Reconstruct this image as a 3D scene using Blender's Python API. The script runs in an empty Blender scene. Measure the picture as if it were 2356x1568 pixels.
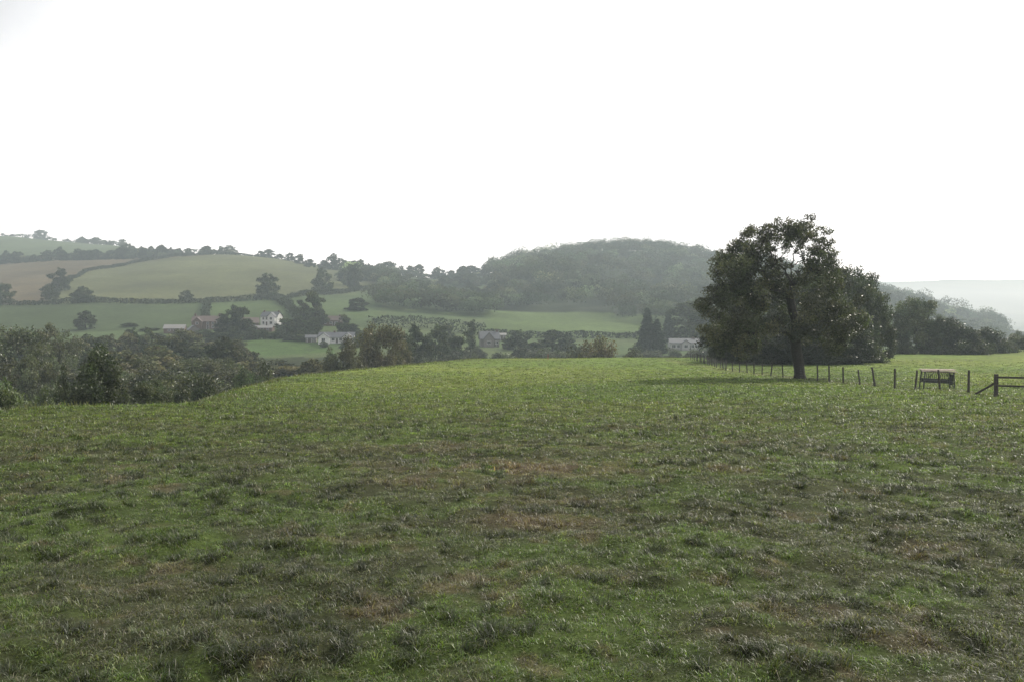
import bpy, math, numpy as np
from mathutils import Vector
rng=np.random.default_rng(11)
sc=bpy.context.scene
col=sc.collection
EYE=1.65; F=796.0
# ---------------------------------------------------------------- noise
def _h(ix,iy,s):
    n=(ix*374761393+iy*668265263+s*144269504)&0xffffffff
    n=((n^(n>>13))*1274126177)&0xffffffff
    n^=n>>16
    return (n&0xffff)/65535.0
def vn(x,y,s=0):
    x=np.asarray(x,float);y=np.asarray(y,float)
    ix=np.floor(x).astype(np.int64);iy=np.floor(y).astype(np.int64)
    fx=x-ix;fy=y-iy
    fx=fx*fx*(3-2*fx);fy=fy*fy*(3-2*fy)
    a=_h(ix,iy,s);b=_h(ix+1,iy,s);c=_h(ix,iy+1,s);d=_h(ix+1,iy+1,s)
    return (a*(1-fx)+b*fx)*(1-fy)+(c*(1-fx)+d*fx)*fy
def fbm(x,y,s=0,o=3):
    x,y=.83*x-.56*y,.56*x+.83*y
    t=0;a=.5;n=0
    for i in range(o):
        t=t+a*vn(x*2**i+13.7*i,y*2**i-7.1*i,s+i);n+=a;a*=.5
    return t/n
def sstep(a,b,x):
    t=np.clip((x-a)/(b-a),0,1);return t*t*(3-2*t)
# ---------------------------------------------------------------- terrain
PK=np.array([[0,0],[10,-.42],[25,-1.15],[42,-1.92],[60,-2.6],[80,-3.1],[100,-3.42],[120,-3.66],[150,-3.75],[200,-4.2],[400,-9]],float)
POLY=np.array([(-60,-60),(-30,5),(-16,25),(-12.5,31),(-15.2,43),(-18.5,65),(-16.5,80),(-11,100),(-6.5,117),(34,124),(62,158),(160,175),(300,160),(300,-100),(-60,-100)],float)
D=np.array([150,220,320,400,500,600,700,800,1000,1200,1500,3000,4500,6000,9000,12500],float)
U=np.array([0,130,182,260,343,435,485,520,578,652,720,800,889,956,1024],float)
tail=[318,296,284,287,300]
T=np.array([
[405,375,335,310,292,275,265,259,238,235,245],
[405,375,335,309,290,272,261,254,246,248,262],
[405,375,335,309,289,270,258,253,255,262,275],
[405,375,333,308,289,270,257,256,264,272,285],
[405,375,331,310,293,280,270,267,275,285,292],
[405,375,338,318,302,290,280,279,285,292,300],
[405,375,343,322,305,291,281,279,285,290,300],
[405,375,345,326,306,284,266,259,272,285,300],
[405,375,345,326,306,282,262,255,266,285,300],
[405,375,345,326,306,282,262,255,266,285,300],
[405,375,345,328,310,288,268,262,275,290,305],
[405,375,350,335,318,298,282,276,288,300,310],
[405,378,355,345,330,315,300,297,305,312,320],
[405,380,360,352,342,332,322,320,324,328,330],
[405,385,365,358,352,346,342,341,341,340,338]],float)
T=np.hstack([T,np.tile(tail,(len(U),1))])
NU,ND=220,260
ug=np.linspace(0,1024,NU);lg=np.linspace(math.log(150),math.log(12500),ND)
tmp=np.array([np.interp(lg,np.log(D),T[i]) for i in range(len(U))])
TG=np.array([np.interp(ug,U,tmp[:,j]) for j in range(ND)]).T
for _ in range(3):
    p=np.pad(TG,3,mode='edge')
    TG=sum(p[i:i+NU,3:3+ND] for i in range(7))/7
    p=np.pad(TG,2,mode='edge')
    TG=sum(p[2:2+NU,i:i+ND] for i in range(5))/5
def polydist(x,y):
    best=np.full(x.shape,1e18);ins=np.zeros(x.shape,bool);n=len(POLY)
    for i in range(n):
        ax,ay=POLY[i];bx,by=POLY[(i+1)%n]
        dx,dy=bx-ax,by-ay
        t=np.clip(((x-ax)*dx+(y-ay)*dy)/(dx*dx+dy*dy),0,1)
        best=np.minimum(best,(x-ax-t*dx)**2+(y-ay-t*dy)**2)
        c=((ay>y)!=(by>y))
        with np.errstate(divide='ignore',invalid='ignore'):
            xi=ax+(y-ay)*dx/(dy if dy!=0 else 1e-9)
        ins^=(c&(x<xi))
    d=np.sqrt(best)
    return np.where(ins,-d,d)
def bear(x,y):
    th=np.arctan2(x,y);tc=np.clip(th,-.72,.72)
    r=np.hypot(x,y)
    return 512+F*np.tan(tc), r*np.cos(tc), r, th
def height(x,y,micro=True):
    x=np.asarray(x,float);y=np.asarray(y,float)
    u,d,r,th=bear(x,y)
    fi=np.clip((u-0)/1024*(NU-1),0,NU-1.001);fj=np.clip((np.log(np.maximum(d,1))-lg[0])/(lg[-1]-lg[0])*(ND-1),0,ND-1.001)
    i=fi.astype(int);j=fj.astype(int);fi-=i;fj-=j
    v=(TG[i,j]*(1-fi)+TG[i+1,j]*fi)*(1-fj)+(TG[i,j+1]*(1-fi)+TG[i+1,j+1]*fi)*fj
    dd=np.maximum(d,150)
    far=EYE+(322-v)*dd/F
    far=far+(fbm(x/60,y/60,5)-.5)*5*sstep(200,500,d)+(fbm(x/700,y/700,9)-.5)*110*sstep(2500,4500,d)
    far=far+(fbm(x/80,y/80,15,2)-.5)*20*sstep(430,560,d)*sstep(480,540,u)*(1-sstep(900,1200,d))
    P=np.interp(y,PK[:,0],PK[:,1])
    for o in (-3,3,-6,6): P=P+np.interp(y+o,PK[:,0],PK[:,1])
    P=P/5
    e=polydist(x,y)+(fbm(x/9,y/9,21)-.5)*2.5
    e=np.maximum(e+1.0,0)
    P=P-.62*(np.sqrt(e*e+14)-math.sqrt(14))
    P=P+(fbm(x/14,y/14,3)-.5)*.28*sstep(4,25,r)
    if micro:
        fade=1-sstep(25,80,r)
        P=P+((fbm(x/.4,y/.4,31,3)-.5)*.14+(fbm(x/2.2,y/2.2,35,2)-.5)*.14)*fade*sstep(.5,3,r)
    return .5*(P+far+np.sqrt((P-far)**2+3))-.06
def H(x,y): return float(height(np.array([x]),np.array([y]))[0])
def at(u,d):
    x=(u-512)/F*d; return x,d,H(x,d)
C=np.array
def lerp(a,b,t): return a*(1-t[:,None])+b*t[:,None]
def inu(u,d,pts):
    ins=np.zeros(u.shape,bool);n=len(pts)
    for i in range(n):
        ax,ay=pts[i];bx,by=pts[(i+1)%n]
        if ay==by: continue
        ins^=((ay>d)!=(by>d))&(u<ax+(d-ay)*(bx-ax)/(by-ay))
    return ins
def darkf(x,y):
    return sstep(.56,.65,fbm(x/.15,y/.15,47,3)*.72+fbm(x/.7,y/.7,48,3)*.28)
def fieldcol(x,y):
    r=np.hypot(x,y)
    a=fbm(x/.6,y/.6,41,4)*.6+fbm(x/2.5,y/2.5,42,3)*.4;c=fbm(x/.7+5,y/.7,53,5);w=fbm(x/16,y/16,59,4);fine=fbm(x/.2,y/.2,50,3)
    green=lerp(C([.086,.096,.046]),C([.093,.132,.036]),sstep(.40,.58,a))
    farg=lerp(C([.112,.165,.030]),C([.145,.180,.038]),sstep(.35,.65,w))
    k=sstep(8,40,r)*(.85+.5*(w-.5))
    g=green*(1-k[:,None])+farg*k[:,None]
    g=lerp(g,C([.028,.036,.015]),darkf(x,y)*(.82-.5*k))
    dry=sstep(.60,.70,c*.55+fine*.45)*(.45-.3*k)
    for (px,py,sx,sy,s) in ((.15,11.9,2.0,1.0,.85),(-1.2,10.6,.9,.4,.6),(.3,8.1,.7,.4,.8),(.6,9.3,.6,.3,.55),(2.8,11.5,.9,.35,.55),(-1.35,7.1,.4,.18,.5),(.5,6,.25,.15,.4),(-2.6,5.7,.3,.15,.4),(-1.2,14.5,1.8,.8,.5),(1.8,15,1.2,.6,.4),(4.5,6.2,.3,.15,.4),(1.5,4.6,.25,.12,.3)):
        dry=np.maximum(dry,s*np.exp(-((x-px)/sx)**2-((y-py)/sy)**2)*sstep(.33,.56,fbm(x/.35,y/.35,57,4)))
    g=lerp(g,C([.190,.140,.094]),np.clip(dry,0,.9))
    f=np.exp(-((x-21.5)/1.3)**2)*(y>20)*(y<110)*.6
    g=lerp(g,C([.14,.125,.06]),f*fbm(x,y,61))
    return g
def groundcol(x,y):
    u,d,r,th=bear(x,y)
    g=fieldcol(x,y)*(.48+.60*sstep(22,90,r))[:,None]  # ground colour darkened near the camera for shade between grass tufts
    e=polydist(x,y)
    far=np.tile(C([.060,.090,.034]),(len(x),1))
    n=fbm(x/45,y/45,71,4);far=lerp(far,C([.082,.098,.042]),sstep(.35,.7,n)*.6)
    def P(pts,c,m=1.):
        k=inu(u+(fbm(x/30,y/30,3)-.5)*4,d+(fbm(x/25,y/25,4)-.5)*8,pts)
        cc=C(c)*(.6+.8*fbm(x/50,y/50,77,4))[:,None]
        far[k]=cc[k]
    P([(-200,428),(208,428),(278,445),(330,505),(382,560),(382,700),(260,790),(150,690),(87,610),(52,520),(48,424)],[.080,.088,.038])
    P([(-200,428),(48,428),(52,520),(87,610),(150,690),(260,790),(-200,760)],[.090,.073,.043])
    P([(-200,330),(205,330),(205,420),(-200,420)],[.046,.066,.027])
    P([(-200,780),(300,800),(200,1400),(-200,1400)],[.060,.085,.038])
    P([(485,345),(675,345),(675,475),(485,475)],[.070,.104,.032])
    P([(205,345),(380,345),(382,540),(300,470),(205,425)],[.056,.084,.030])
    P([(485,470),(1100,440),(1100,900),(487,900)],[.025,.034,.016])
    far=np.where((d<258)[:,None],C([.03,.038,.016]),far)
    P([(244,266),(336,266),(332,303),(250,303)],[.062,.105,.030])
    far=np.where((d>1800)[:,None],lerp(C([.04,.055,.035]),C([.11,.13,.08]),sstep(.4,.6,fbm(x/250,y/250,81,3))),far)
    k=sstep(2,9,e)
    return g*(1-k[:,None])+far*k[:,None]
# ---------------------------------------------------------------- mesh helpers
def mesh_np(name,V,Fc,cols=None,smooth=False):
    me=bpy.data.meshes.new(name);k=Fc.shape[1]
    me.vertices.add(len(V));me.vertices.foreach_set('co',np.ascontiguousarray(V,np.float32).ravel())
    me.loops.add(Fc.size);me.loops.foreach_set('vertex_index',np.ascontiguousarray(Fc,np.int32).ravel())
    me.polygons.add(len(Fc));me.polygons.foreach_set('loop_start',np.arange(len(Fc),dtype=np.int32)*k)
    if smooth: me.polygons.foreach_set('use_smooth',np.ones(len(Fc),bool))
    me.update(calc_edges=True)
    if cols is not None:
        ca=me.color_attributes.new('Col','FLOAT_COLOR','POINT')
        c4=np.ones((len(V),4),np.float32);c4[:,:3]=cols
        ca.data.foreach_set('color',c4.ravel())
    return me
def obj(name,me,parent=None,mat=None,**kw):
    o=bpy.data.objects.new(name,me);col.objects.link(o)
    if parent: o.parent=parent
    if mat and me is not None and len(me.materials)==0: me.materials.append(mat)
    for k,v in kw.items(): o[k]=v
    return o
# ---------------------------------------------------------------- materials
def newmat(n):
    m=bpy.data.materials.new(n);m.use_nodes=True;nt=m.node_tree;nt.nodes.clear()
    return m,nt,nt.nodes.new,nt.links.new
def mat_plain(n,c,rough=.8,ns=6,amt=.3,bump=0,metal=0):
    m,nt,N,L=newmat(n)
    o=N('ShaderNodeOutputMaterial');b=N('ShaderNodeBsdfPrincipled')
    tc=N('ShaderNodeTexCoord');no=N('ShaderNodeTexNoise');no.inputs['Scale'].default_value=ns;no.inputs['Detail'].default_value=6
    L(tc.outputs['Object'],no.inputs['Vector'])
    mr=N('ShaderNodeMapRange');mr.inputs['From Min'].default_value=.3;mr.inputs['From Max'].default_value=.7
    mr.inputs['To Min'].default_value=1-amt;mr.inputs['To Max'].default_value=1+amt
    L(no.outputs['Fac'],mr.inputs['Value'])
    v=N('ShaderNodeVectorMath');v.operation='SCALE';v.inputs[0].default_value=c
    L(mr.outputs['Result'],v.inputs['Scale']);L(v.outputs[0],b.inputs['Base Color'])
    b.inputs['Roughness'].default_value=rough;b.inputs['Metallic'].default_value=metal
    if bump:
        bu=N('ShaderNodeBump');bu.inputs['Strength'].default_value=bump;bu.inputs['Distance'].default_value=.05
        L(no.outputs['Fac'],bu.inputs['Height']);L(bu.outputs[0],b.inputs['Normal'])
    L(b.outputs[0],o.inputs['Surface']);return m
def mat_foliage(n,trans=.3,spec=.3,objtint=True,rough=.5):
    m,nt,N,L=newmat(n)
    o=N('ShaderNodeOutputMaterial');b=N('ShaderNodeBsdfPrincipled');t=N('ShaderNodeBsdfTranslucent');mx=N('ShaderNodeMixShader')
    a=N('ShaderNodeAttribute');a.attribute_name='Col'
    src=a.outputs['Color']
    if objtint:
        oi=N('ShaderNodeObjectInfo');v=N('ShaderNodeVectorMath');v.operation='MULTIPLY'
        L(src,v.inputs[0]);L(oi.outputs['Color'],v.inputs[1]);src=v.outputs[0]
    L(src,b.inputs['Base Color'])
    v2=N('ShaderNodeVectorMath');v2.operation='MULTIPLY';v2.inputs[1].default_value=(1.2,1.4,.6)
    L(src,v2.inputs[0]);L(v2.outputs[0],t.inputs['Color'])
    b.inputs['Roughness'].default_value=rough;b.inputs['Specular IOR Level'].default_value=spec
    mx.inputs[0].default_value=trans
    L(b.outputs[0],mx.inputs[1]);L(t.outputs[0],mx.inputs[2]);L(mx.outputs[0],o.inputs['Surface']);return m
M_leaf=mat_foliage('leaf_foliage',.28,.45,True,.42)
M_far=mat_foliage('distant_leaf_foliage',.2,.12,True,.8)
M_blade=mat_foliage('grass_blades',.42,.6,False,.42)
def mat_ground():
    m,nt,N,L=newmat('pasture_ground')
    o=N('ShaderNodeOutputMaterial');b=N('ShaderNodeBsdfPrincipled');a=N('ShaderNodeAttribute');a.attribute_name='Col'
    g=N('ShaderNodeNewGeometry')
    def noise(s,d=5):
        n=N('ShaderNodeTexNoise');n.inputs['Scale'].default_value=s;n.inputs['Detail'].default_value=d;n.inputs['Roughness'].default_value=.65
        L(g.outputs['Position'],n.inputs['Vector']);return n
    n1=noise(2.2,8);n2=noise(.35,6);n3=noise(.05,6);n4=noise(40,4)
    def mr(n,lo,hi):
        r=N('ShaderNodeMapRange');r.inputs['From Min'].default_value=.3;r.inputs['From Max'].default_value=.7
        r.inputs['To Min'].default_value=lo;r.inputs['To Max'].default_value=hi;L(n.outputs['Fac'],r.inputs['Value']);return r.outputs[0]
    def mul(x,y):
        q=N('ShaderNodeMath');q.operation='MULTIPLY';L(x,q.inputs[0]);L(y,q.inputs[1]);return q.outputs[0]
    f=mul(mul(mul(mr(n1,.5,1.4),mr(n2,.75,1.25)),mr(n3,.8,1.2)),mr(n4,.6,1.4))
    v=N('ShaderNodeVectorMath');v.operation='SCALE';L(a.outputs['Color'],v.inputs[0]);L(f,v.inputs['Scale'])
    L(v.outputs[0],b.inputs['Base Color']);b.inputs['Roughness'].default_value=1;b.inputs['Specular IOR Level'].default_value=.1
    bu=N('ShaderNodeBump');bu.inputs['Strength'].default_value=.6;bu.inputs['Distance'].default_value=.12
    L(n1.outputs['Fac'],bu.inputs['Height']);L(bu.outputs[0],b.inputs['Normal'])
    L(b.outputs[0],o.inputs['Surface']);return m
M_ground=mat_ground()
M_bark=mat_plain('oak_bark',(.036,.033,.029),.9,9,.4,.8)
M_post=mat_plain('weathered_timber',(.050,.043,.036),.85,14,.4,.4)
M_wire=mat_plain('galvanised_wire',(.14,.14,.14),.5,20,.2,0,.5)
M_white=mat_plain('white_render',(.58,.58,.57),.8,1.5,.12)
M_grey=mat_plain('grey_render',(.34,.34,.34),.8,1.5,.12)
M_brick=mat_plain('red_brick',(.12,.085,.072),.9,4,.25)
M_stone=mat_plain('grey_stone',(.17,.16,.15),.9,3,.25)
M_slate=mat_plain('slate_roof',(.075,.08,.09),.6,3,.2)
M_tile=mat_plain('clay_tile_roof',(.105,.080,.072),.8,3,.25)
M_sheet=mat_plain('pale_sheet_roof',(.20,.195,.19),.6,2,.15)
M_glass=mat_plain('window_glass',(.03,.035,.04),.15,2,.1)
M_dark=mat_plain('dark_door_paint',(.06,.05,.045),.5,4,.2)
M_rust=mat_plain('faded_boards',(.44,.36,.31),.8,8,.3)
M_steel=mat_plain('dark_green_steel',(.022,.026,.024),.5,8,.3)
M_red=mat_plain('faded_red_paint',(.30,.05,.03),.7,8,.2)
# ---------------------------------------------------------------- terrain mesh
th=np.concatenate([np.linspace(-math.pi,-.86,36)[:-1],np.linspace(-.86,.86,660),np.linspace(.86,math.pi,36)[1:-1]])
nr=760;rr=.5*np.exp(np.linspace(0,math.log(12400/.5),nr))
R,TH=np.meshgrid(rr,th,indexing='ij')
X=(R*np.sin(TH)).ravel();Y=(R*np.cos(TH)).ravel()
Z=height(X,Y);nc=len(th)
i=np.arange(nr-1)[:,None]*nc;j=np.arange(nc)[None,:];j2=(j+1)%nc
Fq=np.stack([i+j,i+j2,i+nc+j2,i+nc+j],-1).reshape(-1,4)[:,::-1]
Vt=np.stack([X,Y,Z],1)
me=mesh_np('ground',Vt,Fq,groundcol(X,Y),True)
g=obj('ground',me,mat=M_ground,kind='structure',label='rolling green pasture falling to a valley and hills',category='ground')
# ---------------------------------------------------------------- grass
def blades(x,y,h,w,lean,az,colr):
    n=len(x);z=height(x,y)-.008
    fa=az+rng.uniform(-1.2,1.2,n)+math.pi/2
    px,py=np.cos(fa)*w/2,np.sin(fa)*w/2
    lx,ly=np.cos(az)*lean*h,np.sin(az)*lean*h
    V=np.empty((n,5,3),np.float32)
    V[:,0]=np.stack([x-px,y-py,z],1);V[:,1]=np.stack([x+px,y+py,z],1)
    mx,my,mz=x+lx*.35,y+ly*.35,z+h*.62
    V[:,2]=np.stack([mx+px*.8,my+py*.8,mz],1);V[:,3]=np.stack([mx-px*.8,my-py*.8,mz],1)
    V[:,4]=np.stack([x+lx,y+ly,z+h*np.clip(1.05-lean*.35,.25,1)],1)
    b=(np.arange(n)*5)[:,None]
    Ft=np.concatenate([b+[0,1,2],b+[0,2,3],b+[3,2,4]],1).reshape(-1,3)
    return V.reshape(-1,3),Ft,np.repeat(colr,5,0)
def sample_grass(n,pw=2.1):
    rs=np.exp(np.linspace(math.log(3.1),math.log(125),400))
    dens=np.minimum(1,(6.5/rs)**pw)*rs*rs
    cdf=np.cumsum(dens);cdf/=cdf[-1]
    r=np.interp(rng.random(n),cdf,rs);a=rng.uniform(-.62,.62,n)
    return r*np.sin(a),r*np.cos(a),r
NT=76000;K=15
tx,ty,tr_=sample_grass(NT)
spread=.022*np.clip(tr_/7,1,7)
x=np.repeat(tx,K)+rng.normal(0,1,NT*K)*np.repeat(spread,K);y=np.repeat(ty,K)+rng.normal(0,1,NT*K)*np.repeat(spread,K)
tb=np.repeat(np.exp(rng.normal(0,.34,NT)),K);tl=np.repeat(rng.uniform(0,2*math.pi,NT),K);th_=np.repeat(rng.uniform(.55,1.6,NT),K)
r=np.hypot(x,y)
ok=polydist(x,y)<1.5;x,y,r,tb,tl,th_=x[ok],y[ok],r[ok],tb[ok],tl[ok],th_[ok];n=len(x)
tus=darkf(x,y);mid=fbm(x/.25,y/.25,91,2)
h=(.013+.026*mid+.030*tus)*th_*rng.uniform(.6,1.4,n)*np.clip(r/10,1,3)**.5
w=rng.uniform(.0028,.0058,n)*np.clip(r/6.5,1,10)
lean=rng.uniform(.3,1.7,n);az=tl+rng.normal(0,1.1,n)
c=fieldcol(x,y)*(rng.uniform(.6,1.55,n)*tb)[:,None]
c*=np.stack([rng.uniform(.85,1.2,n),np.ones(n),rng.uniform(.8,1.3,n)],1)
dead=rng.random(n)<(.09+.14*(c[:,0]>c[:,1]))*(1-.7*sstep(12,50,r))*(1-.7*tus)
c[dead]=C([.24,.215,.155])*rng.uniform(.5,1.3,dead.sum())[:,None]
lean[dead]=rng.uniform(1.0,2.0,dead.sum());w[dead]*=.75
V1,F1,C1=blades(x,y,h,w,lean,az,c)
P0=POLY[2:11];xs=[];ys=[]
for k in range(len(P0)-1):
    L=np.linalg.norm(P0[k+1]-P0[k]);m=int(L*150);t=rng.random(m)
    q=P0[k]+(P0[k+1]-P0[k])*t[:,None]+rng.normal(0,1.3,(m,2));xs.append(q[:,0]);ys.append(q[:,1])
x=np.concatenate(xs);y=np.concatenate(ys)
ok=fbm(x/1.5,y/1.5,99)>.5;x,y=x[ok],y[ok];n=len(x);r=np.hypot(x,y)
c=lerp(C([.07,.10,.03]),C([.2,.17,.09]),rng.random(n)*.7)*rng.uniform(.6,1.3,n)[:,None]
V2,F2,C2=blades(x,y,rng.uniform(.06,.26,n),rng.uniform(.012,.022,n)*np.clip(r/25,1,3),rng.uniform(.1,.8,n),rng.uniform(0,6.3,n),c)
me=mesh_np('grass',np.concatenate([V1,V2]),np.concatenate([F1,F2+len(V1)]),np.concatenate([C1,C2]))
obj('grass',me,mat=M_blade,kind='stuff',label='short tussocky pasture grass with dry straw patches',category='grass')
# ---------------------------------------------------------------- trees
def leaves(cen,size,rg,cols):
    n=len(cen)
    a=rg.normal(size=(n,3));a/=np.linalg.norm(a,axis=1)[:,None]
    b=rg.normal(size=(n,3));b-=a*(a*b).sum(1)[:,None];b/=np.linalg.norm(b,axis=1)[:,None]
    s=(size*rg.uniform(.6,1.4,n))[:,None]
    V=np.stack([cen-a*s*.55,cen+b*s*.3+a*s*.05,cen+a*s*.6,cen-b*s*.32-a*s*.02],1).reshape(-1,3)
    return V,np.arange(4*n).reshape(-1,4),np.repeat(cols,4,0)
def frusta(p0,p1,r0,r1,k=6):
    n=len(p0);d=p1-p0;d=d/np.maximum(np.linalg.norm(d,axis=1),1e-6)[:,None]
    up=np.where(np.abs(d[:,2:3])<.9,C([[0,0,1.]]),C([[1.,0,0]]))
    a=np.cross(d,up);a/=np.linalg.norm(a,axis=1)[:,None];b=np.cross(d,a)
    an=np.arange(k)*2*math.pi/k
    ring=a[:,None,:]*np.cos(an)[None,:,None]+b[:,None,:]*np.sin(an)[None,:,None]
    V=np.concatenate([p0[:,None]+ring*r0[:,None,None],p1[:,None]+ring*r1[:,None,None]],1).reshape(-1,3)
    bs=(np.arange(n)*2*k)[:,None,None];q=np.arange(k)[None,:,None]
    Fq=np.concatenate([bs+q,bs+(q+1)%k,bs+k+(q+1)%k,bs+k+q],2).reshape(-1,4)
    return V,Fq
def wood_mesh(name,trunk,targets,rg,rbase,twigR=.0,expo=.55,arch=.13,ntw=7,seg=.55,jit=.09):
    pos=[C(p,) .astype(float) for p in trunk];par=[-1]+list(range(len(trunk)-1))
    nt=len(trunk)
    order=np.argsort(np.linalg.norm(targets-pos[-1],axis=1))
    tips=[]
    for t in targets[order]:
        A=np.array(pos);dd=np.linalg.norm(A-t,axis=1)+1.2*np.maximum(0,A[:,2]-t[2]+.3)
        dd[:max(1,nt//3)]+=5
        k=int(np.argmin(dd));p=A[k];L=np.linalg.norm(t-p);m=max(1,int(L/seg));last=k
        for s in range(1,m+1):
            f=s/m;q=p+(t-p)*f+C([0,0,1])*arch*L*math.sin(math.pi*f)+(rg.normal(0,jit,3) if s<m else 0)
            pos.append(q);par.append(last);last=len(pos)-1
        tips.append(last)
    n=len(pos);cnt=np.zeros(n)
    for t in tips:
        k=t
        while k>=0: cnt[k]+=1;k=par[k]
    rad=rbase*(np.maximum(cnt,.6)/max(1,cnt[0]))**expo
    pos=np.array(pos);
    for k in range(nt): rad[k]=max(rad[k],rbase*(1-.78*k/nt))
    rad[0]*=1.5
    ch=np.arange(1,n);pa=np.array(par[1:])
    V,Fq=frusta(pos[pa],pos[ch],rad[pa]*.98,rad[ch],7)
    if twigR>0:
        tp=pos[tips];k=ntw
        st=np.repeat(tp,k,0);en=st+rg.normal(0,1,(len(st),3))*twigR*.6+C([0,0,.1])
        V3,F3=frusta(st,en,np.full(len(st),.022),np.full(len(st),.006),3)
        Fq=np.concatenate([Fq,F3+len(V)]);V=np.concatenate([V,V3])
    return mesh_np(name,V,Fq,None,False)
def crown_mesh(name,cl,per,size,rg,base=(.055,.062,.028),flat=.75,var=(.6,1.5),shell=.6):
    cen=[];cols=[]
    for (x,y,z,r) in cl:
        m=int(per*(r**2)) if per>0 else 1
        m=max(m,8)
        dr=rg.normal(size=(m,3));dr/=np.linalg.norm(dr,axis=1)[:,None]
        lob=1+.35*np.sin(dr[:,0]*5+x*3)*np.sin(dr[:,1]*4+y*2+dr[:,2]*5)
        p=dr*(r*(.35+.75*rg.random(m)**shell)*lob)[:,None]
        p[:,2]*=flat
        cen.append(p+C([x,y,z]))
        t=rg.uniform(*var);hue=rg.uniform(.88,1.12)
        cc=C(base)*t*rg.uniform(.55,1.6,(m,1))*C([hue,1,1])
        cols.append(cc)
    V,Fq,cc=leaves(np.concatenate(cen),size,rg,np.concatenate(cols))
    return mesh_np(name,V,Fq,cc)
def generic_clusters(rg,Ht=10,W=9,low=.14,n=70,top=1.,shape='round'):
    out=[];lobes=[]
    nl={'round':13,'tall':7,'bush':9}[shape]
    for k in range(nl):
        if shape=='tall': t=(k+.3)/nl;R=.10;a=rg.uniform(0,6.3);lr=.27*(1-.4*abs(2*t-.7))
        elif shape=='bush': t=[0,.05,.1,0,.3,.35,.3,.6,.55][k];R=[.3,.3,.28,.31,.22,.24,.2,.08,.1][k]*rg.uniform(.8,1.1);a=k*2.4+rg.uniform(-.4,.4);lr=rg.uniform(.17,.23)
        else:
            t=[-.02,.03,0,.05,.28,.33,.25,.37,.36,.62,.66,.58,.80][k];a=k*2.4+rg.uniform(-.4,.4);R=[.28,.29,.27,.29,.30,.31,.30,.3,.08,.21,.21,.2,.03][k]*rg.uniform(.85,1.08);lr=rg.uniform(.17,.22)
        lobes.append((math.cos(a)*R*W,math.sin(a)*R*W,(low+(1-low)*(.10+.78*t))*Ht,lr*W))
    per=max(1,n//nl)
    for (x,y,z,r) in lobes:
        for _ in range(per):
            d=rg.normal(size=3);d/=np.linalg.norm(d)
            q=rg.uniform(.3,.92)
            zz=max(z+d[2]*r*q*.95,r*.25)
            out.append((x+d[0]*r*q,y+d[1]*r*q,zz,r*rg.uniform(.32,.52)))
    return np.array(out)
protos={}
def proto(key,seed,shape,per,size,low=.14,n=70,Ht=10,W=9,twig=.9,base=(.052,.062,.030)):
    rg=np.random.default_rng(seed)
    cl=generic_clusters(rg,Ht,W,low,n,shape=shape)
    tr=[(0,0,-1.),(0.05,0,.6),(.15,.1,1.6),(0,.1,2.8),(.1,0,4.2)]
    tg=cl[rg.permutation(len(cl))[:34],:3]
    protos[key]=(wood_mesh('trunk',tr,tg,rg,.22,twig,.62),crown_mesh('crown',cl,per,size,rg,base))
for k in range(4): proto('near%d'%k,100+k,'round',340,.20,.06,143)
for k in range(5): proto('mid%d'%k,200+k,'round',140,.40,.03,91)
for k in range(2): proto('tall%d'%k,300+k,'tall',110,.38,.04,63,Ht=10,W=6)
for k in range(3): proto('bush%d'%k,400+k,'bush',260,.23,.02,90,Ht=6,W=9)
def conifer(seed):
    rg=np.random.default_rng(seed);Ht=10
    cen=[];
    for z in np.linspace(.6,9.8,34):
        R=2.1*(1-z/10)**.8+.1;k=int(7+R*8)
        for a in rg.uniform(0,6.3,k):
            m=12;t=rg.random(m);R2=R*rg.uniform(.7,1.2)
            cen.append(np.stack([np.cos(a)*R2*t,np.sin(a)*R2*t,z-.35*R*t],1)+rg.normal(0,.12,(m,3)))
    cen=np.concatenate(cen);cc=C([.030,.040,.024])*rg.uniform(.6,1.5,(len(cen),1))
    V,Fq,cc=leaves(cen,.4,rg,cc)
    P=np.array([[0,0,-1.],[0,0,5],[0,0,9.8]])
    tv,tf=frusta(P[:-1],P[1:],C([.25,.14]),C([.14,.02]),7)
    return mesh_np('trunk',tv,tf),mesh_np('crown',V,Fq,cc)
protos['con0']=conifer(501);protos['con1']=conifer(502)
prh={'near':(9.05,9),'mid':(9.05,9),'tall':(9.2,6),'bush':(4.8,8.6),'con':(10,4.2)}
def tree(key,u,d,vtop,wpx,label,tint=(1,1,1),name='deciduous_tree',cat='tree',group=None,foot=None):
    x,y,z=at(u,d)
    zt=EYE+(322-vtop)*d/F
    hh=max(zt-z,1.2);kind=''.join(ch for ch in key if not ch.isdigit());ph,pw=prh[kind]
    W=wpx*d/F
    e=bpy.data.objects.new(name,None);col.objects.link(e);e.location=(x,y,z-.05);e.empty_display_size=.3
    e.rotation_euler=(0,0,rng.uniform(0,6.28));e.scale=(W/pw,W/pw,hh/ph)
    e['label']=label;e['category']=cat
    if group:e['group']=group
    tm,cm=protos[key]
    if not tm.materials: tm.materials.append(M_bark)
    if not cm.materials: cm.materials.append(M_far if kind in('mid','tall','con') else M_leaf)
    a=bpy.data.objects.new('trunk',tm);b=bpy.data.objects.new('crown',cm)
    for o in (a,b): col.objects.link(o);o.parent=e
    b.color=(*tint,1)
    return e
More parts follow.
